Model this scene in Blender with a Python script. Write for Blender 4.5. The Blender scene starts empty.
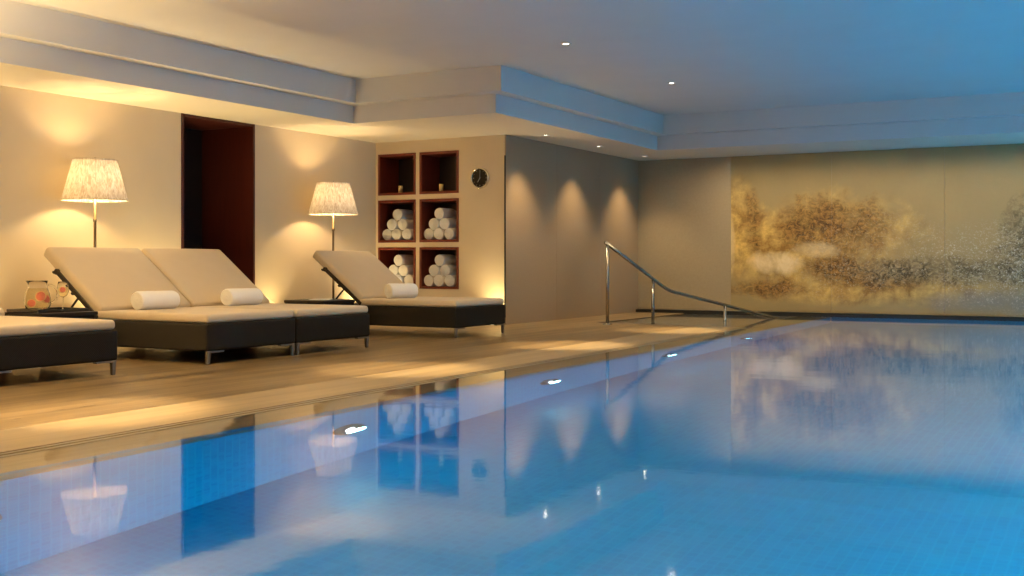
import bpy, bmesh, math, random
from mathutils import Vector, Matrix
random.seed(7)
S = bpy.context.scene
COL = S.collection
PI = math.pi

# ---------------------------------------------------------------- helpers
def link(o, parent=None):
    COL.objects.link(o)
    if parent: o.parent = parent
    return o

def obj(name, bm, mat, parent=None, smooth=False, loc=None):
    me = bpy.data.meshes.new(name)
    bmesh.ops.recalc_face_normals(bm, faces=bm.faces)
    bm.to_mesh(me); bm.free()
    me.materials.append(mat)
    if smooth:
        for p in me.polygons: p.use_smooth = True
    o = bpy.data.objects.new(name, me)
    link(o, parent)
    if loc: o.location = loc
    return o

def flat_angle(o, deg=35):
    me = o.data
    for p in me.polygons: p.use_smooth = True
    try: me.set_sharp_from_angle(angle=math.radians(deg))
    except Exception: pass
    return o

def thing(name, label, cat, loc=(0, 0, 0), rotz=0, group=None):
    o = bpy.data.objects.new(name, None)
    o.empty_display_size = .1
    link(o); o.location = loc; o.rotation_euler = (0, 0, rotz)
    return tag(o, label, cat, group)

def tag(o, label, cat, group=None, kind=None):
    o['label'] = label; o['category'] = cat
    if group: o['group'] = group
    if kind: o['kind'] = kind
    return o

def struct(name, bm, mat, parent=None, smooth=False):
    o = obj(name, bm, mat, parent, smooth)
    if not parent: o['kind'] = 'structure'
    return o

def dup(root, loc, rotz, label, group=None, name=None):
    r = root.copy(); COL.objects.link(r); r.location = loc; r.rotation_euler = (0, 0, rotz)
    r['label'] = label
    if group: r['group'] = group
    for ch in list(root.children):
        c = ch.copy(); COL.objects.link(c); c.parent = r
        for g in list(ch.children):
            d = g.copy(); COL.objects.link(d); d.parent = c
    return r

def box(bm, x0, x1, y0, y1, z0, z1, bevel=0, seg=2, mat4=None):
    m = Matrix.Translation(((x0+x1)/2, (y0+y1)/2, (z0+z1)/2)) @ Matrix.Diagonal((abs(x1-x0), abs(y1-y0), abs(z1-z0), 1))
    g = bmesh.ops.create_cube(bm, size=1, matrix=m)
    vs = g['verts']
    if bevel:
        es = list({e for v in vs for e in v.link_edges})
        r = bmesh.ops.bevel(bm, geom=es, offset=bevel, segments=seg, profile=.5, affect='EDGES')
        vs = list({v for f in r['faces'] for v in f.verts} | {v for v in vs if v.is_valid})
    if mat4 is not None:
        bmesh.ops.transform(bm, matrix=mat4, verts=vs)
    return vs

def lathe(bm, prof, seg=32, center=(0, 0), cap0=False, cap1=False, pleat=0):
    rings = []
    for r, z in prof:
        ring = []
        for i in range(seg):
            a = 2*PI*i/seg
            rr = r*(1+pleat*(1 if i % 2 else -1))
            ring.append(bm.verts.new((center[0]+rr*math.cos(a), center[1]+rr*math.sin(a), z)))
        rings.append(ring)
    for a, b in zip(rings, rings[1:]):
        for i in range(seg):
            bm.faces.new((a[i], a[(i+1) % seg], b[(i+1) % seg], b[i]))
    if cap0: bm.faces.new(rings[0][::-1])
    if cap1: bm.faces.new(rings[-1])
    return rings

def tube(bm, pts, r, seg=14, caps=True):
    pts = [Vector(p) for p in pts]
    rings = []
    for i, p in enumerate(pts):
        if i == 0: t = pts[1]-pts[0]
        elif i == len(pts)-1: t = pts[-1]-pts[-2]
        else: t = (pts[i+1]-pts[i]).normalized()+(pts[i]-pts[i-1]).normalized()
        t.normalize()
        ref = Vector((0, 0, 1)) if abs(t.z) < .95 else Vector((1, 0, 0))
        u = t.cross(ref).normalized(); v = u.cross(t)
        rr = r[i] if isinstance(r, (list, tuple)) else r
        rings.append([bm.verts.new(p+rr*(math.cos(2*PI*k/seg)*u+math.sin(2*PI*k/seg)*v)) for k in range(seg)])
    for a, b in zip(rings, rings[1:]):
        for k in range(seg):
            bm.faces.new((a[k], a[(k+1) % seg], b[(k+1) % seg], b[k]))
    if caps:
        bm.faces.new(rings[0][::-1]); bm.faces.new(rings[-1])

def poly(bm, pts, z=None):
    vs = [bm.verts.new((p[0], p[1], z) if z is not None else p) for p in pts]
    return bm.faces.new(vs)

def prism(bm, pts, z0, z1):
    a = [bm.verts.new((p[0], p[1], z0)) for p in pts]
    b = [bm.verts.new((p[0], p[1], z1)) for p in pts]
    n = len(pts)
    bm.faces.new(a[::-1]); bm.faces.new(b)
    for i in range(n):
        bm.faces.new((a[i], a[(i+1) % n], b[(i+1) % n], b[i]))

NB = lambda: bmesh.new()

# ---------------------------------------------------------------- materials
class G:
    """small node-graph writer"""
    def __init__(s, name):
        s.m = bpy.data.materials.new(name); s.m.use_nodes = True
        s.t = s.m.node_tree; s.t.nodes.clear()
        s.out = s.n('ShaderNodeOutputMaterial')
    def n(s, typ, ins=None, **props):
        nd = s.t.nodes.new(typ)
        for k, v in props.items(): setattr(nd, k, v)
        for k, v in (ins or {}).items(): s.put(nd.inputs[k], v)
        return nd
    def put(s, sock, v):
        if hasattr(v, 'is_output') or isinstance(v, bpy.types.NodeSocket): s.t.links.new(v, sock)
        elif isinstance(v, (tuple, list)) and len(v) == 3 and sock.type == 'RGBA': sock.default_value = (*v, 1)
        else: sock.default_value = v
    def math(s, op, a, b=0.0, clamp=False):
        nd = s.n('ShaderNodeMath', operation=op, use_clamp=clamp)
        s.put(nd.inputs[0], a); s.put(nd.inputs[1], b)
        return nd.outputs[0]
    def mix(s, f, a, b, mode='MIX'):
        nd = s.n('ShaderNodeMix', data_type='RGBA', blend_type=mode)
        s.put(nd.inputs[0], f); s.put(nd.inputs[6], a); s.put(nd.inputs[7], b)
        return nd.outputs[2]
    def pos(s):
        return s.n('ShaderNodeNewGeometry').outputs['Position']
    def ob(s):
        return s.n('ShaderNodeTexCoord').outputs['Object']
    def xyz(s, v):
        nd = s.n('ShaderNodeSeparateXYZ', {0: v}); return nd.outputs
    def scale(s, v, sc):
        nd = s.n('ShaderNodeMapping'); s.put(nd.inputs[0], v); nd.inputs['Scale'].default_value = sc
        return nd.outputs[0]
    def noise(s, v, scale=5, detail=3, rough=.5, dist=0):
        return s.n('ShaderNodeTexNoise', {'Vector': v, 'Scale': scale, 'Detail': detail, 'Roughness': rough, 'Distortion': dist}).outputs[0]
    def ramp(s, f, stops):
        nd = s.n('ShaderNodeValToRGB'); s.put(nd.inputs[0], f)
        e = nd.color_ramp.elements
        while len(e) < len(stops): e.new(.5)
        for el, (p, c) in zip(e, stops):
            el.position = p; el.color = (*c, 1) if len(c) == 3 else c
        return nd.outputs[0]
    def bump(s, h, strength=.2, dist=.01):
        return s.n('ShaderNodeBump', {'Height': h, 'Strength': strength, 'Distance': dist}).outputs[0]
    def pbr(s, col, rough=.5, metal=0, normal=None, **kw):
        ins = {'Base Color': col, 'Roughness': rough, 'Metallic': metal}
        ins.update({k.replace('_', ' '): v for k, v in kw.items()})
        nd = s.n('ShaderNodeBsdfPrincipled', ins)
        if normal is not None: s.put(nd.inputs['Normal'], normal)
        s.t.links.new(nd.outputs[0], s.out.inputs[0])
        return s.m
    def surf(s, sh):
        s.t.links.new(sh, s.out.inputs[0]); return s.m

M = {}
def build_materials():
    # plaster
    def plaster(name, col):
        g = G(name); n = g.noise(g.pos(), 2.2, 4)
        c = g.mix(n, tuple(x*.95 for x in col), tuple(min(1, x*1.04) for x in col))
        M[name] = g.pbr(c, .72, normal=g.bump(g.noise(g.pos(), 160, 2), .05, .002))
    plaster('cream_wall', (.72, .60, .41))
    plaster('white_ceiling', (.66, .64, .61))
    plaster('soffit', (.76, .69, .56))
    # deck stone, streaks along Y
    def stone(name, a, b, rough):
        g = G(name); p = g.pos()
        s1 = g.noise(g.scale(p, (9, .45, 1)), 1.0, 5, .6, .4)
        s2 = g.noise(g.scale(p, (45, 2.0, 1)), 1.0, 3, .6)
        f = g.math('ADD', g.math('MULTIPLY', s1, .75), g.math('MULTIPLY', s2, .25))
        c = g.ramp(f, [(.36, a), (.65, b)])
        br = g.n('ShaderNodeTexBrick', {'Vector': g.scale(p, (1, 1, 1)), 'Scale': 1.0, 'Mortar Size': .0025, 'Brick Width': .62, 'Row Height': 1.24}, offset=.5)
        c = g.mix(g.math('MULTIPLY', br.outputs['Fac'], .35), c, tuple(x*.5 for x in a))
        r = g.math('ADD', g.math('MULTIPLY', s2, .12), rough-.06)
        M[name] = g.pbr(c, r, normal=g.bump(f, .05, .004))
    stone('deck_stone', (.080, .052, .025), (.30, .215, .112), .30)
    stone('coping_stone', (.27, .20, .11), (.41, .315, .19), .30)
    stone('basin_stone', (.50, .47, .40), (.62, .58, .50), .4)
    # pool mosaic
    g = G('pool_mosaic'); p = g.pos()
    br = g.n('ShaderNodeTexBrick', {'Vector': p, 'Scale': 1.0, 'Mortar Size': .003, 'Brick Width': .05, 'Row Height': .05, 'Bias': 0.0,
             'Color1': (.001, .27, .50, 1), 'Color2': (.002, .345, .575, 1), 'Mortar': (.01, .42, .62, 1)}, offset=0.0)
    c = g.mix(g.math('MULTIPLY', g.noise(p, 1.3, 3), .45), br.outputs['Color'], (.001, .235, .45))
    M['pool_mosaic'] = g.pbr(c, .35)
    g = G('pool_mosaic_wall'); p = g.pos(); x, y, z = g.xyz(p)
    cb = g.n('ShaderNodeCombineXYZ'); g.put(cb.inputs[0], g.math('ADD', x, y)); g.put(cb.inputs[1], z)
    br = g.n('ShaderNodeTexBrick', {'Vector': cb.outputs[0], 'Scale': 1.0, 'Mortar Size': .003, 'Brick Width': .05, 'Row Height': .05,
             'Color1': (.001, .27, .50, 1), 'Color2': (.002, .345, .575, 1), 'Mortar': (.01, .42, .62, 1)}, offset=0.0)
    M['pool_mosaic_wall'] = g.pbr(br.outputs['Color'], .35)
    # water
    g = G('pool_water'); p = g.pos()
    w1 = g.noise(g.scale(p, (1.0, .8, 1)), 1.1, 2, .5)
    w2 = g.noise(p, 5.0, 2, .5)
    h = g.math('ADD', w1, g.math('MULTIPLY', w2, .18))
    M['pool_water'] = g.pbr((.93, .98, 1.0), .045, Coat_Weight=.3, Coat_Roughness=.045, Coat_IOR=1.5, normal=g.bump(h, .22, .012), IOR=1.333, Transmission_Weight=1.0)
    # brown satin wall panel
    g = G('brown_panel'); p = g.pos()
    n = g.noise(p, 55, 4, .7); n2 = g.noise(p, 2, 3)
    c = g.mix(n, (.31, .225, .145), (.43, .32, .21))
    c = g.mix(g.math('MULTIPLY', n2, .3), c, (.33, .25, .17))
    M['brown_panel'] = g.pbr(c, .42, .25, g.bump(n, .12, .003))
    # grey-olive glass panel
    g = G('olive_glass'); p = g.pos()
    n = g.noise(p, 30, 4, .6)
    c = g.mix(n, (.31, .26, .175), (.40, .335, .23))
    M['olive_glass'] = g.pbr(c, .38, .3, g.bump(g.noise(p, 40, 3), .03, .002), Coat_Weight=.6, Coat_Roughness=.10)
    # gold leaf artwork behind a water film
    g = G('gold_leaf'); p = g.pos(); x, y, z = g.xyz(p)
    def blob(cx, cz, sx, sz, wob=.35):
        w = g.math('MULTIPLY', g.math('SUBTRACT', g.noise(p, 2.3, 7, .68, .5), .5), wob*5)
        a = g.math('DIVIDE', g.math('SUBTRACT', x, cx), sx); b = g.math('DIVIDE', g.math('SUBTRACT', z, cz), sz)
        d = g.math('ADD', g.math('MULTIPLY', a, a), g.math('MULTIPLY', b, b))
        d = g.math('ADD', d, w)
        return g.math('SUBTRACT', 1.0, d, True)
    fine = g.noise(p, 16, 6, .72, .6)
    med = g.noise(p, 3.4, 7, .70, .25)
    def sharp(f, a, b): return g.ramp(f, [(a, (0, 0, 0)), (b, (1, 1, 1))])
    crack = sharp(g.noise(g.scale(p, (1, 1, 1.25)), 9, 7, .78, 1.6), .44, .60)
    fleck = sharp(g.noise(g.scale(p, (1, 1, 1.4)), 15, 5, .7, 2.2), .56, .66)
    speck = sharp(g.noise(p, 34, 3, .6, .8), .58, .70)
    base = g.mix(g.noise(p, 1.4, 4), (.30, .235, .11), (.41, .315, .15))
    base = g.mix(g.math('MULTIPLY', fine, .35), base, (.25, .20, .10))
    def lay(c, m, col, k=1.0):
        return g.mix(g.math('MULTIPLY', m, k), c, col)
    c = base
    goldc = g.mix(sharp(med, .38, .64), (.26, .13, .022), (.86, .59, .17))
    for args in ((-5.62, 1.35, .42, .85), (-5.1, 1.0, .95, .8), (-4.3, 1.25, 1.5, .72), (-3.6, .42, 2.2, .28)):
        c = lay(c, blob(*args), goldc, .85)
    brown = g.mix(crack, (.055, .024, .005), (.36, .19, .05))
    for args in ((-4.5, 1.38, .72, .50), (-3.85, 1.32, .62, .56), (-5.38, 1.42, .20, .52), (-5.1, .42, .85, .16), (-3.5, .62, 1.3, .26), (-4.2, .74, .6, .2)):
        c = lay(c, blob(*args, wob=.6), brown, .95)
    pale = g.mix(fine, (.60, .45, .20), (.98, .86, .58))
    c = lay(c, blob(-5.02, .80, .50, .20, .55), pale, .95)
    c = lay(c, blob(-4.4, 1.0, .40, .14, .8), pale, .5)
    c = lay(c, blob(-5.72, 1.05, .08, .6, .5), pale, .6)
    dark = g.mix(crack, (.045, .040, .020), (.34, .29, .17))
    for args in ((-2.6, .68, 1.5, .24), (-1.2, .78, .9, .45), (-1.5, 1.30, .42, .5)):
        c = lay(c, blob(*args, wob=.6), dark, .85)
    c = lay(c, blob(-1.9, .26, 1.2, .20), (.20, .215, .21), .7)  # grey-blue reflection of the pool, painted into the panel colour
    white = (.72, .68, .56)
    for args, k in (((-1.7, .75, 1.5, .75), .8), ((-3.6, 1.0, 1.3, .7), .35), ((-4.4, .55, 1.2, .4), .3)):
        c = lay(c, g.math('MULTIPLY', blob(*args), g.math('MAXIMUM', fleck, speck)), white, k)
    hb = g.math('ADD', g.math('MULTIPLY', med, .6), g.math('MULTIPLY', fine, .7))
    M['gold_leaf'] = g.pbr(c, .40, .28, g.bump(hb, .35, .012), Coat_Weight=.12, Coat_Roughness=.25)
    # woods
    def wood(name, a, b, rough=.3):
        g = G(name); p = g.ob()
        n = g.noise(g.scale(p, (14, 14, 1.2)), 1.5, 5, .6, .5)
        M[name] = g.pbr(g.mix(n, a, b), rough, normal=g.bump(n, .04, .002))
    wood('mahogany', (.10, .012, .006), (.20, .032, .014), .38)
    wood('dark_mahogany', (.045, .007, .004), (.095, .016, .008), .4)
    wood('dark_wood', (.012, .006, .005), (.022, .011, .008), .35)
    # wicker
    g = G('dark_wicker'); p = g.ob(); x, y, z = g.xyz(p)
    u = g.math('ADD', x, y)
    w = g.math('MULTIPLY', g.math('SINE', g.math('MULTIPLY', u, 420)), g.math('SINE', g.math('MULTIPLY', z, 520)))
    c = g.mix(g.math('ADD', g.math('MULTIPLY', w, .5), .5), (.006, .0045, .003), (.018, .013, .009))
    M['dark_wicker'] = g.pbr(c, .7, Specular_IOR_Level=.2, normal=g.bump(w, .4, .003))
    # fabrics
    def fabric(name, col, sc=420, st=.12, sheen=.2):
        g = G(name); p = g.ob(); x, y, z = g.xyz(p)
        n = g.noise(p, sc, 2); n2 = g.noise(p, 7, 3)
        c = g.mix(n2, tuple(v*.93 for v in col), col)
        h = g.math('ADD', g.math('MULTIPLY', n, .3), n2)
        M[name] = g.pbr(c, .85, normal=g.bump(h, st, .01), Sheen_Weight=sheen)
    fabric('cushion_canvas', (.54, .44, .31))
    fabric('towel_terry', (.86, .85, .83), 260, .35, .3)
    # metals
    def metal(name, col, rough): M[name] = G(name).pbr(col, rough, 1.0)
    metal('brushed_steel', (.36, .34, .31), .26)
    metal('lamp_bronze', (.33, .25, .15), .32)
    metal('leg_steel', (.33, .32, .30), .36)
    metal('clock_rim_steel', (.75, .72, .66), .2)
    metal('pool_light_steel', (.10, .11, .12), .4)
    M['trim_white'] = G('trim_white').pbr((.62, .60, .57), .4)
    M['black_gap'] = G('black_gap').pbr((.006, .006, .006), .6)
    M['dark_frame'] = G('dark_frame').pbr((.012, .007, .005), .45, Specular_IOR_Level=.25)
    M['tray_black'] = G('tray_black').pbr((.012, .012, .014), .22)
    M['clock_black'] = G('clock_black').pbr((.010, .008, .007), .25)
    M['clock_mark'] = G('clock_mark').pbr((.30, .27, .22), .5)
    M['card_white'] = G('card_white').pbr((.82, .81, .78), .5)
    g = G('silk_shade'); p = g.ob()
    wav = g.noise(g.scale(p, (42, 42, 8)), 1.0, 4, .65, 1.4)
    col = g.mix(g.ramp(wav, [(.36, (0, 0, 0)), (.64, (1, 1, 1))]), (.62, .50, .37), (.96, .91, .81))
    nb = g.bump(wav, .5, .006)
    d = g.n('ShaderNodeBsdfDiffuse', {'Color': col, 'Normal': nb}); t = g.n('ShaderNodeBsdfTranslucent', {'Color': col, 'Normal': nb})
    mx = g.n('ShaderNodeMixShader', {0: .08, 1: d.outputs[0], 2: t.outputs[0]})
    M['silk_shade'] = g.surf(mx.outputs[0])
    def glow(name, col, st):
        g = G(name); M[name] = g.surf(g.n('ShaderNodeEmission', {'Color': col, 'Strength': st}).outputs[0])
    glow('bulb_glow', (1, .78, .48), 14)
    glow('downlight_glow', (1, .86, .66), 22)
    glow('pool_lamp_glow', (.80, .93, 1), 5)
    glow('uplight_glow', (1, .80, .45), 2)
    g = G('clear_glass'); M['clear_glass'] = g.pbr((1, 1, 1), .0, IOR=1.16, Transmission_Weight=1.0)
    g = G('lemonade'); M['lemonade'] = g.pbr((1.0, .90, .62), .0, IOR=1.04, Transmission_Weight=.92)
    g = G('grapefruit_flesh'); p = g.ob()
    M['grapefruit_flesh'] = g.pbr(g.mix(g.noise(p, 60, 3), (.80, .13, .09), (.92, .28, .20)), .4)
    M['grapefruit_rind'] = G('grapefruit_rind').pbr((.95, .62, .30), .5)
    g = G('amber_glass'); M['amber_glass'] = g.pbr((.98, .72, .28), .15, Transmission_Weight=.2)
    M['candle_wax'] = G('candle_wax').pbr((.95, .80, .45), .5)
build_materials()

# ---------------------------------------------------------------- dimensions (metres; pool axis = +Y)
XL = -9.35           # left wall
YS = 12.62           # wall holding the niches
XB = -7.27           # brown panelled wall
ZS, ZM, ZC = 2.47, 2.68, 2.958
XR, YN = 3.8, -3.0   # right wall, wall behind the camera
yw = lambda x: 16.93 + .027*(x - XB)
yb = lambda x: 15.5 + .027*(x + 6.3)
ex = lambda y: -4.14 - .0175*y       # pool edge line
LEDGE = .27

# ---------------------------------------------------------------- shell
# left wall with the door recess
DY0, DY1 = 9.02, 10.19
bm = NB()
box(bm, XL-.25, XL, YN, DY0, 0, ZS); box(bm, XL-.25, XL, DY1, YS+.9, 0, ZS)
struct('wall_left', bm, M['cream_wall'])
bm = NB()   # door lining: two jamb panels, head
box(bm, XL-.85, XL+.012, DY1-.03, DY1, .002, ZS-.002)
box(bm, XL-.85, XL+.012, DY0, DY0+.03, .002, ZS-.002)
box(bm, XL-.85, XL+.005, DY0+.03, DY1-.03, ZS-.03, ZS-.002)
dr = struct('door_1', bm, M['dark_mahogany'])
bm = NB(); box(bm, XL-.90, XL-.82, DY0+.03, DY1-.03, .002, ZS-.03, .006)
obj('door_leaf', bm, M['dark_wood'], dr)
bm = NB(); tube(bm, [(XL-.82, DY0+.12, .95), (XL-.77, DY0+.12, .95), (XL-.77, DY0+.12, 1.25), (XL-.82, DY0+.12, 1.25)], .011)
obj('door_handle', bm, M['leg_steel'], dr, True)

# niche wall: strips around the 2 x 3 openings
NX = [(-9.31, -8.68), (-8.62, -7.99)]
NZ = [(.457, 1.020), (1.085, 1.670), (1.735, 2.305)]
bm = NB()
T = .62
xs = [XL, NX[0][0], NX[0][1], NX[1][0], NX[1][1], XB-.019]
zs = [0, NZ[0][0], NZ[0][1], NZ[1][0], NZ[1][1], NZ[2][0], NZ[2][1], ZS]
for i in (0, 2, 4): box(bm, xs[i], xs[i+1], YS, YS+T, 0, ZS)
for i in (1, 3):
    for k in (0, 2, 4, 6): box(bm, xs[i], xs[i+1], YS, YS+T, zs[k], zs[k+1])
struct('wall_niches', bm, M['cream_wall'])
# black shadow gap where the brown wall starts
bm = NB(); box(bm, XB-.019, XB-.001, YS-.012, YS+.02, .10, 2.2)
struct('trim_1', bm, M['black_gap'])
# brown wall (panel with two faint joints)
bm = NB(); 
segs = [YS, 14.05, 15.5, yw(XB)+.25]
for a, b in zip(segs, segs[1:]): box(bm, XB-.018, XB, a+(.002 if a != YS else 0), b-.002, .0, ZS)
struct('wall_brown', bm, M['brown_panel'])
# wall behind glass panels
bm = NB()
prism(bm, [(XB-.25, yw(XB)+.03), (XR, yw(XR)+.03), (XR, yw(XR)+.3), (XB-.25, yw(XB)+.3)], -1.5, ZC+.1)
struct('wall_end', bm, M['soffit'])
# unseen right wall, three windows added for blue light; wall behind the camera
wins = [(1.0, 4.6), (5.6, 9.2), (10.2, 13.8)]
bm = NB()
ys = [YN] + [v for w in wins for v in w] + [yw(XR)+.3]
for i in range(0, len(ys), 2): box(bm, XR, XR+.25, ys[i], ys[i+1], 0, ZC)
for a, b in wins:
    box(bm, XR, XR+.25, a, b, 0, .5); box(bm, XR, XR+.25, a, b, 2.6, ZC)
struct('wall_right', bm, M['white_ceiling'])
for i, (a, b) in enumerate(wins):
    bm = NB()
    for y0, y1, z0, z1 in ((a, a+.06, .5, 2.6), (b-.06, b, .5, 2.6), (a+.06, b-.06, .5, .56), (a+.06, b-.06, 2.54, 2.6), ((a+b)/2-.03, (a+b)/2+.03, .56, 2.54)):
        box(bm, XR+.08, XR+.16, y0, y1, z0, z1)
    struct('window_%d' % (i+1), bm, M['trim_white'])
bm = NB(); box(bm, XL-.25, XR+.25, YN-.2, YN, 0, ZC+.1)
struct('wall_near', bm, M['cream_wall'])
# ceiling, soffit, stepped bulkhead
lo = [(-8.27, YN), (-8.27, 10.71), (-6.30, 10.71), (-6.35, yb(-6.35)), (XR, yb(XR))]
up = [(-8.11, YN), (-8.11, 10.55), (-6.14, 10.55), (-6.19, yb(-6.19)-.16), (XR, yb(XR)-.16)]
bm = NB(); poly(bm, up + [(XR, YN)], ZC)
struct('ceiling', bm, M['white_ceiling'])
bm = NB(); poly(bm, [(XL, YN)] + lo + [(XR, yw(XR)+.05), (XB, yw(XB)+.05), (XB, YS), (XL, YS)], ZS)
poly(bm, [(XL-.95, DY0-.1), (XL, DY0-.1), (XL, DY1+.1), (XL-.95, DY1+.1)], ZS)
struct('ceiling_soffit', bm, M['soffit'])
bm = NB()
for path, z0, z1 in ((lo, ZS, ZM), (up, ZM, ZC)):
    for a, b in zip(path, path[1:]):
        poly(bm, [(*a, z0), (*b, z0), (*b, z1), (*a, z1)])
for i in range(4):
    poly(bm, [(*lo[i], ZM), (*lo[i+1], ZM), (*up[i+1], ZM), (*up[i], ZM)])
bmesh.ops.remove_doubles(bm, verts=bm.verts, dist=1e-4)
struct('ceiling_bulkhead', bm, M['white_ceiling'])

# ---------------------------------------------------------------- floor, coping, pool
YP0 = .55                       # near end of the pool
BX0, BX1, BY0 = -6.45, -4.62, 13.62   # entry basin beside the end wall
XE = 2.3                        # right side of the pool
DZ = .008
CW = .64
bm = NB()
BE = yw(XB)+.03
def slab(pts): prism(bm, pts, -.12, DZ)
CZ = .0075
slab([(XL, YN), (ex(YN)-CW, YN), (ex(BY0)-CW, BY0), (ex(BY0)-CW, BY0+.001), (BX0, BY0+.001), (BX0, BE), (XB, BE), (XB, YS), (XL, YS)])
slab([(XL-.95, DY0-.02), (XL, DY0-.02), (XL, DY1+.02), (XL-.95, DY1+.02)])
slab([(ex(YN)-CW, YN), (XR, YN), (XR, YP0-.3), (ex(YP0)-CW+.0, YP0-.3)])
slab([(XE+.3, YP0-.3), (XR, YP0-.3), (XR, yw(XR)+.03), (XE+.3, yw(XE)+.03)])
struct('floor', bm, M['deck_stone'])
bm = NB()
G0 = .045
# pale coping band beside the pool edge, a slot, then the lip
slab2 = lambda pts, z0=-.12, z1=CZ: prism(bm, pts, z0, z1)
def band(a, b, y0, y1, z0=-.12, z1=CZ): slab2([(ex(y0)+a, y0), (ex(y0)+b, y0), (ex(y1)+b, y1), (ex(y1)+a, y1)], z0, z1)
band(-CW, -.075, YP0-.3, BY0)
band(-.071, -.040, YP0-.3, BY0, z1=.005); band(-.036, 0, YP0-.3, BY0, z1=.0015)
slab2([(ex(YP0)+.0, YP0-.3), (XE+.3, YP0-.3), (XE+.3, YP0), (ex(YP0)+.0, YP0)])
slab2([(XE, YP0), (XE+.3, YP0), (XE+.3, yw(XE)-.12), (XE, yw(XE)-.12)])
# narrow curb between entry basin and pool
slab2([(BX1, BY0), (ex(BY0), BY0), (ex(16.9), 16.9), (BX1-.02, 16.9)], -.6, -.032)
struct('trim_2', bm, M['coping_stone'])
bm = NB(); band(-.076, -.03, YP0-.3, BY0, -.10, -.004)
struct('trim_3', bm, M['black_gap'])
# submerged ledge along the pool edge
bm = NB()
slab2([(ex(YP0)-.0, YP0), (ex(YP0)+LEDGE, YP0), (ex(16.8)+LEDGE, 16.8), (ex(16.8), 16.8)], -.20, -.035)
struct('pool_ledge', bm, M['coping_stone'])
# basin of the pool
PD = -1.5
bm = NB()
xl0, xl1 = ex(YP0)+LEDGE, ex(16.9)+LEDGE
poly(bm, [(xl0, YP0, PD), (XE, YP0, PD), (XE, yw(XE), PD), (xl1, yw(xl1), PD)])
struct('pool_floor', bm, M['pool_mosaic'])
bm = NB()
poly(bm, [(xl0, YP0, PD), (xl1, 16.9, PD), (xl1, 16.9, -.05), (xl0, YP0, -.05)])
poly(bm, [(XE, YP0, PD), (XE, yw(XE), PD), (XE, yw(XE), .0), (XE, YP0, .0)])
poly(bm, [(xl0, YP0, PD), (XE, YP0, PD), (XE, YP0, .0), (xl0, YP0, .0)])
poly(bm, [(xl1, yw(xl1)-.03, PD), (XE, yw(XE)-.03, PD), (XE, yw(XE)-.03, -.02), (xl1, yw(xl1)-.03, -.02)])
struct('pool_walls', bm, M['pool_mosaic_wall'])
# entry basin with steps
bm = NB()
box(bm, BX0-.05, BX1+.05, BY0-.05, 17.0, -.62, -.5)
box(bm, BX0, BX0+.6, BY0, 16.9, -.5, -.17); box(bm, BX0+.6, BX0+1.2, BY0, 16.9, -.5, -.34)
box(bm, BX0-.05, BX0, BY0-.05, 16.95, -.5, -.02); box(bm, BX0, BX1, BY0-.05, BY0, -.5, -.02)
struct('pool_steps', bm, M['basin_stone'])
# water
bm = NB()
poly(bm, [(ex(YP0), YP0), (XE, YP0), (XE, yw(XE)-.02), (ex(16.9), yw(ex(16.9))-.02)], 0)
poly(bm, [(BX0, BY0), (ex(BY0), BY0), (ex(16.9), 16.9), (BX0, 16.9)], 0)
w = obj('pool_water', bm, M['pool_water'])
for p in w.data.polygons:
    if p.normal.z < 0: p.flip()
tag(w, 'still blue pool water reflecting the lamps and niches', 'water', kind='stuff')
# dark channel at the foot of the end wall
bm = NB()
prism(bm, [(XB, yw(XB)-.10), (XR, yw(XR)-.10), (XR, yw(XR)-.0), (XB, yw(XB)-.0)], -.02, .055)
struct('baseboard_end', bm, M['black_gap'])

# end wall panels
px = [XB, -5.72, -4.17, -2.58, -1.0, .57, 2.15, XR]
plabs = ['plain olive grey glass wall panel in the corner behind the handrail',
         'gold leaf wall panel with the pale burst, next to the plain olive panel',
         'gold leaf wall panel with the large brown cloud in its middle',
         'gold leaf wall panel of plain olive tone above a dark flecked band',
         'gold leaf wall panel at the right edge with white flecks and a painted grey pool reflection at its base',
         'gold leaf wall panel second beyond the right edge of the picture',
         'gold leaf wall panel last before the window wall']
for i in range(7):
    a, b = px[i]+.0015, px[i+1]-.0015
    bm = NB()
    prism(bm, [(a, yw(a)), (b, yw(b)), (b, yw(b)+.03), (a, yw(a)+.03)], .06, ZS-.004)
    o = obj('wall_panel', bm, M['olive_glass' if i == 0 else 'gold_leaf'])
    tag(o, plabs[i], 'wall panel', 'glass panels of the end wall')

# ---------------------------------------------------------------- lights
def spot(name, loc, energy, col, size, blend=.6, radius=.03, parent=None, aim=(0, 0, -1)):
    l = bpy.data.lights.new(name, 'SPOT'); l.energy = energy; l.color = col; l.spot_size = math.radians(size)
    l.spot_blend = blend; l.shadow_soft_size = radius
    o = bpy.data.objects.new(name, l); link(o, parent); o.location = loc
    o.rotation_euler = Vector(aim).to_track_quat('-Z', 'Y').to_euler()
    return o
def area(name, loc, aim, energy, col, sx, sy=None, parent=None, disk=False):
    l = bpy.data.lights.new(name, 'AREA'); l.energy = energy; l.color = col
    l.shape = 'DISK' if disk else 'RECTANGLE'; l.size = sx
    if sy: l.size_y = sy
    o = bpy.data.objects.new(name, l); link(o, parent); o.location = loc
    o.rotation_euler = Vector(aim).to_track_quat('-Z', 'Y').to_euler()
    return o
def point(name, loc, energy, col, r, parent=None):
    l = bpy.data.lights.new(name, 'POINT'); l.energy = energy; l.color = col; l.shadow_soft_size = r
    o = bpy.data.objects.new(name, l); link(o, parent); o.location = loc
    return o
WARM = (1.0, .70, .32); WARM2 = (1.0, .70, .34); BLUE = (.36, .62, 1.0); FILL_BLUE = (.30, .55, 1.0)

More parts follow.
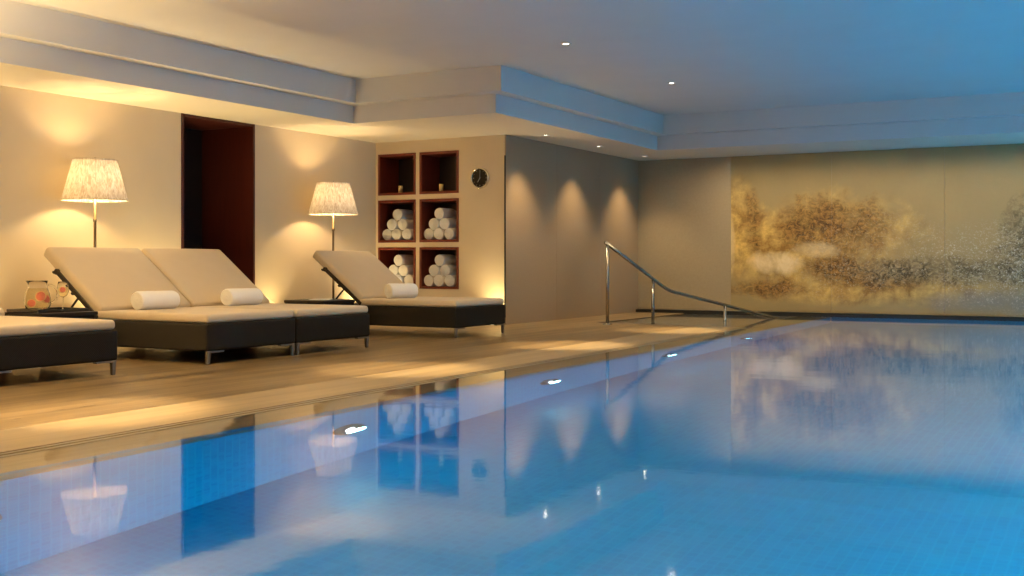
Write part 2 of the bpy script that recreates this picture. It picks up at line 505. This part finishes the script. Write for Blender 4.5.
# recessed downlights
def downlight(loc, label, group, energy, size, wide=0, first=[None]):
    if first[0] is None:
        t = thing('downlight', label, 'ceiling light', loc, 0, group)
        bm = NB(); lathe(bm, [(.030, -.002), (.034, -.010), (.052, -.008), (.056, -.001)], 28)
        obj('trim_ring', bm, M['trim_white'], t, True)
        bm = NB(); bmesh.ops.create_circle(bm, cap_ends=True, segments=24, radius=.031, matrix=Matrix.Translation((0, 0, -.004)))
        obj('lens', bm, M['downlight_glow'], t)
        first[0] = t
    else:
        t = dup(first[0], loc, 0, label, group)
    spot('downlight_beam', (loc[0], loc[1], loc[2]-.02), energy, WARM2, size, .8, .03)
    if wide: spot('downlight_spill', (loc[0], loc[1], loc[2]-.02), wide, WARM2, 150, .5, .06)
    return t
for y, lab in ((9.82, 'round recessed downlight in the high ceiling, the nearer of the two in view'),
               (12.6, 'round recessed downlight in the high ceiling, the farther of the two near the end wall'),
               (7.0, 'round recessed high ceiling downlight above the paired loungers'),
               (4.2, 'round recessed high ceiling downlight above the nearest lounger')):
    downlight((-4.98, y, ZC), lab, 'high ceiling downlights', 640, 30, 115)
for y, lab in ((12.92, 'small soffit downlight nearest the niche wall, over the brown wall'),
               (14.53, 'small soffit downlight in the middle of the three along the brown wall'),
               (16.20, 'small soffit downlight in the corner above brown and olive panels')):
    downlight((-6.85, y, ZS), lab, 'soffit downlights along the brown wall', 95, 92)
for k in range(13):
    x = -6.1+.65*k
    spot('wall_wash_fill', (x, yw(x)-1.25, ZS-.015), 29, (1, .77, .46), 128, 1, .002, aim=(0, .45, -1))  # unseen spots without fixtures, added to wash the end wall evenly

# floor uplights
def uplight(loc, label, energy, first=[None]):
    if first[0] is None:
        t = thing('floor_uplight', label, 'floor light', loc, 0, 'floor uplights washing the walls')
        bm = NB(); lathe(bm, [(.030, .004), (.045, .006), (.050, .0)], 24)
        obj('trim_ring', bm, M['leg_steel'], t, True)
        bm = NB(); bmesh.ops.create_circle(bm, cap_ends=True, segments=24, radius=.031, matrix=Matrix.Translation((0, 0, .004)))
        obj('lens', bm, M['uplight_glow'], t)
        first[0] = t
    else: dup(first[0], loc, 0, label)
    spot('uplight_beam', (loc[0], loc[1], loc[2]+.02), energy, (1, .74, .34), 118, 1, .04, aim=(0, 0, 1))
uplight((-7.38, 12.44, DZ), 'small floor uplight in the corner beside the brown wall', 38)
uplight((-9.14, 10.42, DZ), 'small floor uplight beside the right jamb of the dark doorway', 26)
uplight((-9.14, 8.80, DZ), 'small floor uplight beside the left jamb of the dark doorway', 90)
uplight((-9.14, 7.95, DZ), 'small floor uplight behind the paired loungers, right of the lamp', 80)
uplight((-9.14, 6.30, DZ), 'small floor uplight behind the side table with the jug', 50)
uplight((-9.14, 4.05, DZ), 'small floor uplight added for warm fill beyond the left edge of the picture', 140)  # out of view, added to warm the left wall and soffit
uplight((-9.14, 12.10, DZ), 'small floor uplight in the corner left of the niches', 40)

# unseen uplighters, added for warm fill on ceiling and bulkheads
def fill_uplighter(loc, label, energy, first=[None]):
    if first[0] is None:
        t = thing('fill_uplighter_lamp', label, 'lamp', loc, 0, 'added warm fill uplighters')
        bm = NB(); lathe(bm, [(.0, .0), (.15, .0), (.15, .02), (.02, .03)], 32); obj('base', bm, M['lamp_bronze'], t, True)
        bm = NB(); lathe(bm, [(.014, .025), (.014, 1.62)], 16); obj('pole', bm, M['lamp_bronze'], t, True)
        bm = NB(); lathe(bm, [(.02, 1.62), (.12, 1.66), (.19, 1.75), (.185, 1.752), (.115, 1.672), (.0, 1.64)], 36); obj('bowl', bm, M['lamp_bronze'], t, True)
        first[0] = t
    else: dup(first[0], loc, 0, label)
    spot('fill_uplighter_beam', (loc[0], loc[1], loc[2]+1.76), energy, WARM, 165, .4, .10, aim=(0, 0, 1))
fill_uplighter((-7.6, 3.15, DZ), 'bronze uplighter added for warm fill beyond the left edge of the picture', 1150)
fill_uplighter((-7.6, -.6, DZ), 'bronze uplighter added for warm fill at the near end of the lounge', 1000)

# area lights added in the unseen window openings for blue fill
for a, b in wins:
    area('window_blue_fill', (XR+.05, (a+b)/2, 1.55), (-1, 0, 0), 4, FILL_BLUE, b-a-.15, 1.95)

# underwater lights
def pool_light(y, label, side=0, first=[None]):
    x = ex(y)+LEDGE if side == 0 else XE
    zl = -.78 if side == 0 else -.34
    loc = (x, y, zl); rz = .0 if side == 0 else PI
    if first[0] is None:
        t = thing('pool_light', label, 'pool light', loc, rz, 'underwater pool lights')
        R = Matrix.Rotation(PI/2, 4, 'Y')
        bm = NB(); lathe(bm, [(.048, .010), (.066, .03), (.125, .028), (.14, .002)], 36)
        bmesh.ops.transform(bm, matrix=R, verts=bm.verts); obj('bezel', bm, M['pool_light_steel'], t, True)
        bm = NB(); bmesh.ops.create_circle(bm, cap_ends=True, segments=32, radius=.050, matrix=Matrix.Translation((0, 0, .012)))
        bmesh.ops.transform(bm, matrix=R, verts=bm.verts); obj('lens', bm, M['pool_lamp_glow'], t)
        first[0] = t
    else: dup(first[0], loc, rz, label)
    s = 1 if side == 0 else -1
    area('pool_beam', (x+s*.06, y, zl), (s, 0, -.3 if side == 0 else -3.2), 4 if side == 0 else 265, (.24, .82, 1.0), .16, disk=True)
for y, lab in ((5.08, 'round underwater light nearest the camera, below the lamp reflection'),
               (7.6, 'round underwater light second from the camera, left pool wall'),
               (10.12, 'round underwater light third from the camera, left pool wall'),
               (12.6, 'round underwater light farthest along the left pool wall, by the handrail'),
               (2.7, 'round underwater light at the near end of the left pool wall')):
    pool_light(y, lab)
for y, lab in ((3.4, 'added underwater fill light in right pool wall nearest the camera'),
               (7.4, 'added underwater fill light in the middle of the right pool wall'),
               (11.4, 'added underwater fill light in right pool wall third from the camera'),
               (15.0, 'added underwater fill light in right pool wall by the gold wall')):
    pool_light(y, lab, 1)  # unseen right-wall lights, added to brighten the pool water

# ---------------------------------------------------------------- niches, towels, candles
ND = .46
def niche(ix, iz, label, cat='niche'):
    (x0, x1), (z0, z1) = NX[ix], NZ[iz]
    w, h = x1-x0, z1-z0
    t = thing('wall_niche', label, 'niche shelf', ((x0+x1)/2, YS, z0), 0, 'mahogany wall niches')
    e = .002; f = .035
    bm = NB()
    box(bm, -w/2+e, -w/2+f, -.006, ND, e, h-e); obj('side_panel', bm, M['mahogany'], t)
    bm = NB(); box(bm, w/2-f, w/2-e, -.006, ND, e, h-e); obj('side_panel', bm, M['mahogany'], t)
    bm = NB(); box(bm, -w/2+f, w/2-f, -.006, ND, e, f)
    obj('bottom_panel', bm, M['mahogany'], t)
    bm = NB(); box(bm, -w/2+f, w/2-f, -.006, ND, h-f, h-e)
    obj('top_panel', bm, M['mahogany'], t)
    bm = NB(); box(bm, -w/2+f, w/2-f, ND-.02, ND, f, h-f)
    obj('back_panel', bm, M['dark_wood'], t)
    return t
for ix, iz, lab in ((0, 2, 'top left mahogany niche, nearly empty, holding one small candle glass'),
                    (1, 2, 'top right mahogany niche below the ceiling, holding one small candle glass'),
                    (0, 1, 'middle left mahogany niche with a towel pyramid'),
                    (1, 1, 'middle right mahogany niche with a towel pyramid'),
                    (0, 0, 'bottom left mahogany niche partly hidden by the lounger backrest'),
                    (1, 0, 'bottom right mahogany niche with a towel pyramid')):
    niche(ix, iz, lab)

def towel_mesh(L, R, turns=3.4, seg=26):
    """rolled towel along +Y: outer roll with rounded ends plus a spiral groove in both ends"""
    bm = NB()
    prof = [(R*.10, .012), (R*.30, .004), (R*.36, .014), (R*.55, .002), (R*.62, .013), (R*.80, .000), (R*.93, .008), (R, .026)]
    full = prof + [(R*1.01, L*.3), (R*1.0, L*.5), (R*1.01, L*.7)] + [(r, L-z) for r, z in prof[::-1]]
    rings = lathe(bm, full, seg, cap0=True, cap1=True)
    # spiral offset so ring grooves read as a coil, slight squash from its own weight
    for v in bm.verts:
        a = math.atan2(v.co.y, v.co.x); r = math.hypot(v.co.x, v.co.y)
        k = 1 + .035*math.sin(a*2+v.co.z*3)*(r/R)
        if r < R*.9: k += .10*(a/PI)*.6
        v.co.x *= k; v.co.y *= k
        if v.co.y < -R*.93: v.co.y = -R*.93
    bmesh.ops.transform(bm, matrix=Matrix.Rotation(-PI/2, 4, 'X'), verts=bm.verts)
    bmesh.ops.transform(bm, matrix=Matrix.Scale(1, 4), verts=bm.verts)
    return bm
# after the -90 deg X turn: length runs along +Y, local -y(before)->+z ; make flattened side the underside
def towel_obj(L, R):
    bm = towel_mesh(L, R)
    bmesh.ops.rotate(bm, cent=(0, 0, 0), matrix=Matrix.Rotation(PI, 3, 'Y'), verts=bm.verts)
    zmin = min(v.co.z for v in bm.verts)
    bmesh.ops.translate(bm, vec=(0, -L/2, -zmin), verts=bm.verts)
    # loose outer edge flap lying on the roll
    return bm
# niche towels
TR, TL = .083, .34
TS = .97
tbm = towel_obj(TL, TR)
bmesh.ops.transform(tbm, matrix=Matrix.Diagonal((1, 1, TS, 1)), verts=tbm.verts)
tproto = obj('rolled_towel', tbm, M['towel_terry'], None, True)
rowname = ['bottom row', 'middle row', 'top']
nichename = {(0, 1): 'middle left niche', (1, 1): 'middle right niche', (0, 0): 'bottom left niche', (1, 0): 'bottom right niche'}
where = {(0, 0): 'left end of the bottom row', (0, 1): 'centre of the bottom row', (0, 2): 'right end of the bottom row',
         (1, 0): 'left one of the second row', (1, 1): 'right one of the second row', (2, 0): 'single one on top'}
first = True
for key, nm in nichename.items():
    x0, x1 = NX[key[0]]; zf = NZ[key[1]][0]+.036
    cx = (x0+x1)/2 - .012 + random.uniform(-.012, .012)
    for row in range(3):
        for k in range(3-row):
            x = cx + (k-(2-row)/2)*2.06*TR + random.uniform(-.002, .002)
            z = zf + row*TR*1.70*TS
            o = tproto if first else tproto.copy()
            if not first: COL.objects.link(o)
            first = False
            o.location = (x, YS+.015+TL/2+random.uniform(-.012, .02), z)
            o.rotation_euler = (0, random.uniform(-.25, .25)*0, random.uniform(-.02, .02))
            tag(o, 'rolled white towel in the %s, %s' % (nm, where[(row, k)]), 'towel', 'rolled towels in the niches')
# candle glasses
def candle(loc, label, first=[None]):
    if first[0] is None:
        t = thing('candle_glass', label, 'candle holder', loc, 0, 'candle glasses in the top niches')
        bm = NB(); lathe(bm, [(.024, .0), (.028, .003), (.032, .10), (.029, .10), (.025, .010)], 24, cap0=True, cap1=True)
        obj('tumbler', bm, M['amber_glass'], t, True)
        bm = NB(); lathe(bm, [(.022, .012), (.026, .055), (.002, .055)], 20, cap0=True, cap1=True)
        obj('wax', bm, M['candle_wax'], t, True)
        bm = NB(); tube(bm, [(0, 0, .054), (.001, 0, .066)], .0015, 6)
        obj('wick', bm, M['black_gap'], t)
        first[0] = t
    else: dup(first[0], loc, 0, label)
candle((-9.0, YS+.09, NZ[2][0]+.036), 'small amber candle glass in the top left niche')
candle((-8.33, YS+.09, NZ[2][0]+.036), 'small amber candle glass in the top right niche')

# ---------------------------------------------------------------- wall clock
t = thing('wall_clock', 'round black wall clock with a silver rim right of the niches', 'clock', (-7.645, YS, 1.918))
RX = Matrix.Rotation(PI/2, 4, 'X')
def facing(bm): bmesh.ops.transform(bm, matrix=RX, verts=bm.verts); return bm
bm = NB(); lathe(bm, [(.100, .0), (.132, .0), (.138, .012), (.136, .042), (.128, .048), (.120, .044), (.118, .030)], 48)
obj('rim', facing(bm), M['clock_rim_steel'], t, True)
bm = NB(); lathe(bm, [(.121, .0), (.121, .031)], 48, cap0=True, cap1=True)
dial = obj('dial', facing(bm), M['clock_black'], t)
for k in range(12):
    a = 2*PI*k/12; bm = NB()
    L = .018 if k % 3 == 0 else .011
    box(bm, -.0025, .0025, .108-L, .108, .031, .0325, mat4=Matrix.Rotation(-a, 4, 'Z'))
    obj('hour_mark', facing(bm), M['clock_mark'], dial)
for nm, L, ang, wd in (('minute_hand', .092, 2, .0032), ('hour_hand', .062, 212, .0045)):
    bm = NB(); box(bm, -wd, wd, -.015, L, .034, .036, mat4=Matrix.Rotation(-math.radians(ang), 4, 'Z'))
    obj(nm, facing(bm), M['clock_mark'], t)
bm = NB(); lathe(bm, [(.007, .033), (.007, .039)], 16, cap0=True, cap1=True); obj('hub', facing(bm), M['clock_mark'], t)

# ---------------------------------------------------------------- floor lamps
def lamp(loc, label, first=[None]):
    if first[0] is None:
        t = thing('floor_lamp', label, 'lamp', loc, 0, 'pleated floor lamps')
        bm = NB(); lathe(bm, [(.0, .0), (.15, .0), (.155, .008), (.15, .02), (.04, .028), (.02, .05), (.016, .07)], 40)
        obj('base', bm, M['lamp_bronze'], t, True)
        bm = NB(); lathe(bm, [(.014, .05), (.014, .70), (.019, .705), (.019, .735), (.014, .74), (.013, 1.20), (.018, 1.205), (.018, 1.23), (.013, 1.235), (.013, 1.47)], 20, cap1=True)
        obj('pole', bm, M['lamp_bronze'], t, True)
        sh = None
        bm = NB(); 
        n = 9; prof = [(.305+(.203-.305)*i/n, 1.413+(1.80-1.413)*i/n) for i in range(n+1)]
        lathe(bm, prof, 150, pleat=.010)
        sh = obj('lamp_shade', bm, M['silk_shade'], t, True)
        for r, z in ((.307, 1.411), (.205, 1.798)):
            bm = NB(); lathe(bm, [(r, z-.005), (r+.004, z), (r, z+.007), (r-.005, z+.005), (r-.005, z-.003), (r, z-.005)], 60)
            obj('rim', bm, M['silk_shade'], sh, True)
        bm = NB()
        for k in range(3):
            a = 2*PI*k/3+.4; tube(bm, [(.012*math.cos(a), .012*math.sin(a), 1.77), (.202*math.cos(a), .202*math.sin(a), 1.79)], .0025, 6)
        tube(bm, [(0, 0, 1.47), (0, 0, 1.53)], .017, 14)
        for k in (0, PI): tube(bm, [(.016*math.cos(k), .016*math.sin(k), 1.50), (.055*math.cos(k), .055*math.sin(k), 1.56), (.055*math.cos(k), .055*math.sin(k), 1.70), (.01*math.cos(k), .01*math.sin(k), 1.772)], .0025, 6)
        tube(bm, [(0, 0, 1.765), (0, 0, 1.80), (0, 0, 1.83)], [.012, .012, .003], 10)
        obj('shade_carrier', bm, M['lamp_bronze'], t, True)
        bm = NB(); bmesh.ops.create_uvsphere(bm, u_segments=20, v_segments=12, radius=.033, matrix=Matrix.Translation((0, 0, 1.575)))
        obj('bulb', bm, M['bulb_glow'], t, True)
        first[0] = t
    else: dup(first[0], loc, 0.3, label)
    # the light of the bulb, shining from just round the glass
    for k in range(3):
        a = 2*PI*k/3
        point('bulb_light', (loc[0]+.045*math.cos(a), loc[1]+.045*math.sin(a), loc[2]+1.60), 9.5, (1.0, .68, .33), .045)
lamp((-8.93, 7.50, DZ), 'floor lamp with lit pleated shade behind the paired loungers, left of the doorway')
lamp((-8.92, 11.15, DZ), 'floor lamp with lit pleated shade left of the niches, behind the single lounger')

# ---------------------------------------------------------------- sun loungers
LW, LL = 1.06, 1.95            # width, frame length
def cushion_block(x0, x1, y0, y1, z0, z1, bev=.035, puff=.012, mat4=None):
    bm = NB()
    nx, ny = 12, 8
    vs = box(bm, x0, x1, y0, y1, z0, z1, bev, 4)
    es = [e for e in bm.edges if e.calc_length() > .2]
    bmesh.ops.subdivide_edges(bm, edges=es, cuts=7, use_grid_fill=True)
    for v in bm.verts:
        u = (v.co.x-x0)/(x1-x0)*2-1; w = (v.co.y-y0)/(y1-y0)*2-1
        k = (1-u*u)*(1-w*w)
        if v.co.z > (z0+z1)/2: v.co.z += puff*max(0, k)**.5
    if mat4 is not None: bmesh.ops.transform(bm, matrix=mat4, verts=bm.verts)
    return bm
HX = -1.33      # hinge, measured from the foot end (x = 0 is the foot end, head towards -X)
BA = math.radians(37.2)
BL = .855
def make_lounger(loc, label):
    t = thing('sun_lounger', label, 'sun lounger', loc, 0, 'dark wicker sun loungers')
    hw = LW/2
    bm = NB(); box(bm, -LL, 0, -hw, hw, .105, .325, .018, 3)
    obj('frame', bm, M['dark_wicker'], t)
    for sx in (-.022, -LL+.022):
        for sy in (-1, 1):
            y = sy*(hw-.03); bm = NB()
            z = .0
            vs = box(bm, sx-.018, sx+.018, y-.018, y+.018, .0, .108, .004, 1)
            for v in vs:
                if v.co.z < .05: v.co.x = sx+(v.co.x-sx)*.72; v.co.y = y+(v.co.y-y)*.72
            box(bm, sx-.02, sx+.02, min(y, y-sy*.16), max(y, y-sy*.16), .092, .104)
            obj('leg', bm, M['leg_steel'], t)
    obj('seat_cushion', cushion_block(HX+.02, -.005, -hw+.012, hw-.012, .325, .397, .028, .006), M['cushion_canvas'], t, True)
    R = Matrix.Translation((HX, 0, .345)) @ Matrix.Rotation(BA, 4, 'Y')
    # local frame: -x runs up the back
    obj('back_cushion', cushion_block(-BL, .035, -hw+.024, hw+.003, .012, .118, .034, .014, R), M['cushion_canvas'], t, True)
    bm = NB()
    for sy in (-1, 1):
        y = sy*(hw-.0115) if sy < 0 else hw-.045
        e = .016 if sy < 0 else -.026
        box(bm, -.60, .05, y-.010, y+.010, -.004+e, .036+e, .004, 1, R)
        # round boss at the end of the bar
        tube(bm, [R @ Vector((-.59, y-.0115, .016+e)), R @ Vector((-.59, y+.0115, .016+e))], .026 if sy < 0 else .02, 16)
    for xx in (-.62, -.32): box(bm, xx-.012, xx+.012, -hw+.004, hw-.004, -.006, .010, mat4=R)
    for k in range(5):
        y = -hw+.18+k*(LW-.36)/4
        box(bm, -.70, .0, y-.02, y+.02, -.004, .008, mat4=R)
    bf = obj('back_frame', bm, M['dark_frame'], t)
    for sy in (-1, 1):
        y = sy*(hw-.012) if sy < 0 else hw-.045; a = R @ Vector((-.24, y, .010 if sy < 0 else -.012)); bm = NB()
        tube(bm, [a, (a.x-.07, y, .43), (a.x-.17, y, .328)], .010, 10)
        obj('prop', bm, M['dark_frame'], t)
    return t
XF = -6.47
lou = make_lounger((XF, 7.045, DZ), 'dark wicker sun lounger, near one of the joined pair, towel on its seat')
dup(lou, (XF, 8.115, DZ), 0, 'dark wicker sun lounger, far one of the joined pair, in front of the doorway')
dup(lou, (XF, 5.11, DZ), 0, 'dark wicker sun lounger cut off by the left edge of the picture, no towel')
dup(lou, (XF+.02, 10.66, DZ), 0, 'dark wicker sun lounger standing alone in front of the niches')

# towels on the loungers
LT, LR = .43, .083
def lt(loc, rz, label, first=[None]):
    if first[0] is None:
        o = obj('rolled_towel', towel_obj(LT, LR), M['towel_terry'], None, True); first[0] = o
    else:
        o = first[0].copy(); COL.objects.link(o)
    o.location = loc; o.rotation_euler = (0, 0, rz)
    if rz: o.scale = (1.05, .84, 1.05)
    tag(o, label, 'towel', 'rolled towels on the loungers')
ZT = DZ+.4015
lt((-7.545, 6.985, ZT), 0, 'rolled white towel on the near lounger of the pair')
lt((-7.545, 8.055, ZT), 0, 'rolled white towel on the far lounger of the pair, before the doorway')
lt((-7.42, 10.50, ZT), math.radians(-22), 'rolled white towel on the single lounger below the niches')

# ---------------------------------------------------------------- side tables
def table(loc, label, first=[None]):
    if first[0] is None:
        t = thing('side_table', label, 'side table', loc, 0, 'low dark side tables')
        bm = NB(); box(bm, -.27, .27, -.27, .27, .375, .405, .005, 2)
        obj('table_top', bm, M['dark_frame'], t)
        bm = NB()
        for a in (-1, 1):
            box(bm, -.25, .25, a*.245-.01, a*.245+.01, .325, .375); box(bm, a*.245-.01, a*.245+.01, -.235, .235, .325, .375)
        obj('apron', bm, M['dark_wicker'], t)
        for sx in (-1, 1):
            for sy in (-1, 1):
                bm = NB(); box(bm, sx*.245-.018, sx*.245+.018, sy*.245-.018, sy*.245+.018, 0, .375, .004, 1)
                obj('leg', bm, M['dark_frame'], t)
        first[0] = t
    else: dup(first[0], loc, 0, label)
T1 = (-7.84, 6.12, DZ); T2 = (-7.80, 9.52, DZ)
table(T1, 'low dark side table carrying the jug and glass, left of the paired loungers')
table(T2, 'low dark side table with a white card, between the pair and the single lounger')
TZ = DZ+.405
o = None
bm = NB(); box(bm, -.19, .19, -.25, .25, 0, .008, .003, 1)
for a in (-1, 1):
    box(bm, -.19, .19, a*.245-.006, a*.245+.006, .004, .026, .002, 1); box(bm, a*.185-.006, a*.185+.006, -.245, .245, .004, .026, .002, 1)
o = obj('serving_tray', bm, M['tray_black'], loc=(T1[0]+.0, T1[1]+.0, TZ+.001)); tag(o, 'flat black serving tray under the fruit jug', 'tray')
o.rotation_euler = (0, 0, 0)
bm = NB(); box(bm, -.105, .105, -.15, .15, 0, .006, .002, 1)
o = obj('menu_card', bm, M['card_white'], loc=(T2[0], T2[1]+.02, TZ+.001)); tag(o, 'flat white card lying on the dark table beside the single lounger', 'card')
o.rotation_euler = (0, 0, .5)

# pitcher
PZ = TZ+.010
PX, PY = T1[0]-.055, T1[1]-.062
t = thing('glass_jug', 'clear round glass jug of pale fruit water on the black tray', 'jug', (PX, PY, PZ), math.radians(30))
outer = [(.060, .0), (.085, .012), (.102, .05), (.104, .085), (.092, .14), (.076, .19), (.072, .215), (.078, .245)]
inner = [(.075, .245), (.068, .213), (.072, .19), (.088, .14), (.099, .085), (.097, .052), (.080, .018), (.050, .010)]
bm = NB(); rings = lathe(bm, outer+inner, 40, cap0=True, cap1=True)
for v in bm.verts:     # pouring lip
    if v.co.z > .225:
        a = math.atan2(v.co.y, v.co.x)
        if abs(abs(a)-PI) < .5: v.co.x -= .025*(1-abs(abs(a)-PI)/.5)
obj('body', bm, M['clear_glass'], t, True)
bm = NB()
hp = []
for k in range(13):
    a = PI/2-PI*k/12; hp.append((.088+.075*max(0, math.cos(a))*1.0, 0, .135+.075*math.sin(a)))
tube(bm, hp, .009, 12); obj('handle', bm, M['clear_glass'], t, True)
bm = NB(); lathe(bm, [(.049, .0115), (.079, .019), (.096, .052), (.098, .085), (.087, .14), (.073, .183), (.001, .183)], 36, cap0=True)
obj('drink', bm, M['lemonade'], t, True)
def slice_obj(loc, rot, label, R=.036, half=False, first={}):
    key = (R, half)
    if key not in first:
        t = thing('grapefruit_slice', label, 'fruit slice', loc, 0, 'grapefruit slices in the drinks')
        n = 28; bm = NB()
        lathe(bm, [(.0, .004), (R*.86, .004), (R*.86, -.004), (.0, -.004)], n)
        obj('flesh', bm, M['grapefruit_flesh'], t)
        bm = NB(); lathe(bm, [(R*.85, .0045), (R, .004), (R, -.004), (R*.85, -.0045), (R*.85, .0045)], n)
        obj('rind', bm, M['grapefruit_rind'], t)
        first[key] = t
    else: t = dup(first[key], loc, 0, label)
    t.rotation_euler = rot
rd = lambda *a: tuple(math.radians(x) for x in a)
VIEW = math.radians(52)   # slices roughly face the camera side
slice_obj((PX+.055, PY-.012, PZ+.118), (math.radians(78), 0, math.radians(38)), 'large pink grapefruit slice in the middle of the jug', .042)
slice_obj((PX+.015, PY-.068, PZ+.062), (math.radians(70), 0, math.radians(52)), 'pink grapefruit slice at the lower left of the jug', .034)
slice_obj((PX+.030, PY+.055, PZ+.095), (math.radians(75), 0, math.radians(95)), 'orange grapefruit slice on the right side of the jug, near its handle', .036)
# stemmed glass
GX, GY = T1[0]+.03, T1[1]+.115
t = thing('wine_glass', 'stemmed glass of orange drink on the tray, right of the jug', 'glass', (GX, GY, PZ))
bm = NB(); lathe(bm, [(.0, .0), (.034, .0), (.034, .002), (.006, .006), (.0042, .02), (.0042, .098), (.010, .108)], 28)
obj('stem', bm, M['clear_glass'], t, True)
bm = NB(); lathe(bm, [(.004, .106), (.030, .118), (.044, .145), (.047, .170), (.042, .205), (.036, .235), (.034, .235), (.040, .205), (.045, .170), (.042, .146), (.029, .121), (.002, .110)], 32, cap0=True)
obj('bowl', bm, M['clear_glass'], t, True)
bm = NB(); lathe(bm, [(.002, .1105), (.028, .122), (.041, .147), (.0435, .170), (.041, .190), (.001, .190)], 32, cap0=True)
obj('drink', bm, M['lemonade'], t, True)
slice_obj((GX+.012, GY-.012, PZ+.168), (math.radians(75), 0, math.radians(50)), 'small grapefruit slice inside the stemmed glass', .026)

# ---------------------------------------------------------------- handrail
t = thing('handrail', 'polished steel handrail leading down into the pool beside the brown wall', 'handrail', (-6.16, 13.34, DZ))
A = Vector((-6.16, 13.34, 0)); D = Vector((1.36, 2.86, 0))
def rp(tt, z): v = A+D*tt-Vector(t.location); return Vector((v.x, v.y, z-DZ))
ctrl = [rp(-.012, 1.075), rp(.30, .50), rp(.337, .445), rp(.38, .405), rp(.679, .213), rp(1.0, .0), rp(1.12, -.08)]
pts = [ctrl[0], rp(.15, .78), ctrl[1], rp(.32, .468), ctrl[2], rp(.356, .422), ctrl[3], ctrl[4], ctrl[5], ctrl[6]]
bm = NB(); tube(bm, pts, .024, 18); obj('rail', bm, M['brushed_steel'], t, True)
for tt, z0, z1 in ((0, DZ, 1.045), (.25, -.17, .575), (.679, -.34, .205)):
    bm = NB(); tube(bm, [rp(tt, z0), rp(tt, z1)], .022, 18); p = obj('post', bm, M['brushed_steel'], t, True)
    q = rp(tt, z0); bm = NB(); lathe(bm, [(.0, q.z), (.062, q.z), (.062, q.z+.008), (.03, q.z+.014), (.021, q.z+.022)], 28, center=(q.x, q.y))
    obj('flange', bm, M['brushed_steel'], p, True)

# ---------------------------------------------------------------- world, camera, view
w = bpy.data.worlds.new('World'); S.world = w; w.use_nodes = True
w.node_tree.nodes['Background'].inputs[0].default_value = (.10, .22, .5, 1)
w.node_tree.nodes['Background'].inputs[1].default_value = .6
cam = bpy.data.cameras.new('Camera'); co = bpy.data.objects.new('Camera', cam); link(co)
F = 1125.0
cam.sensor_width = 36; cam.lens = 36*F/1024; cam.shift_y = -(288-262)/1024
cam.clip_start = .05
co.location = (0, 0, .82); co.rotation_euler = (PI/2, 0, math.atan2(640, F))
S.camera = co
S.view_settings.view_transform = 'Standard'; S.view_settings.look = 'None'
S.view_settings.exposure = .45; S.view_settings.gamma = 1; S.view_settings.use_curve_mapping = False
S.cycles.max_bounces = 12; S.cycles.diffuse_bounces = 5; S.cycles.glossy_bounces = 6; S.cycles.transmission_bounces = 10
S.cycles.sample_clamp_indirect = 4.0
S.cycles.use_denoising = True
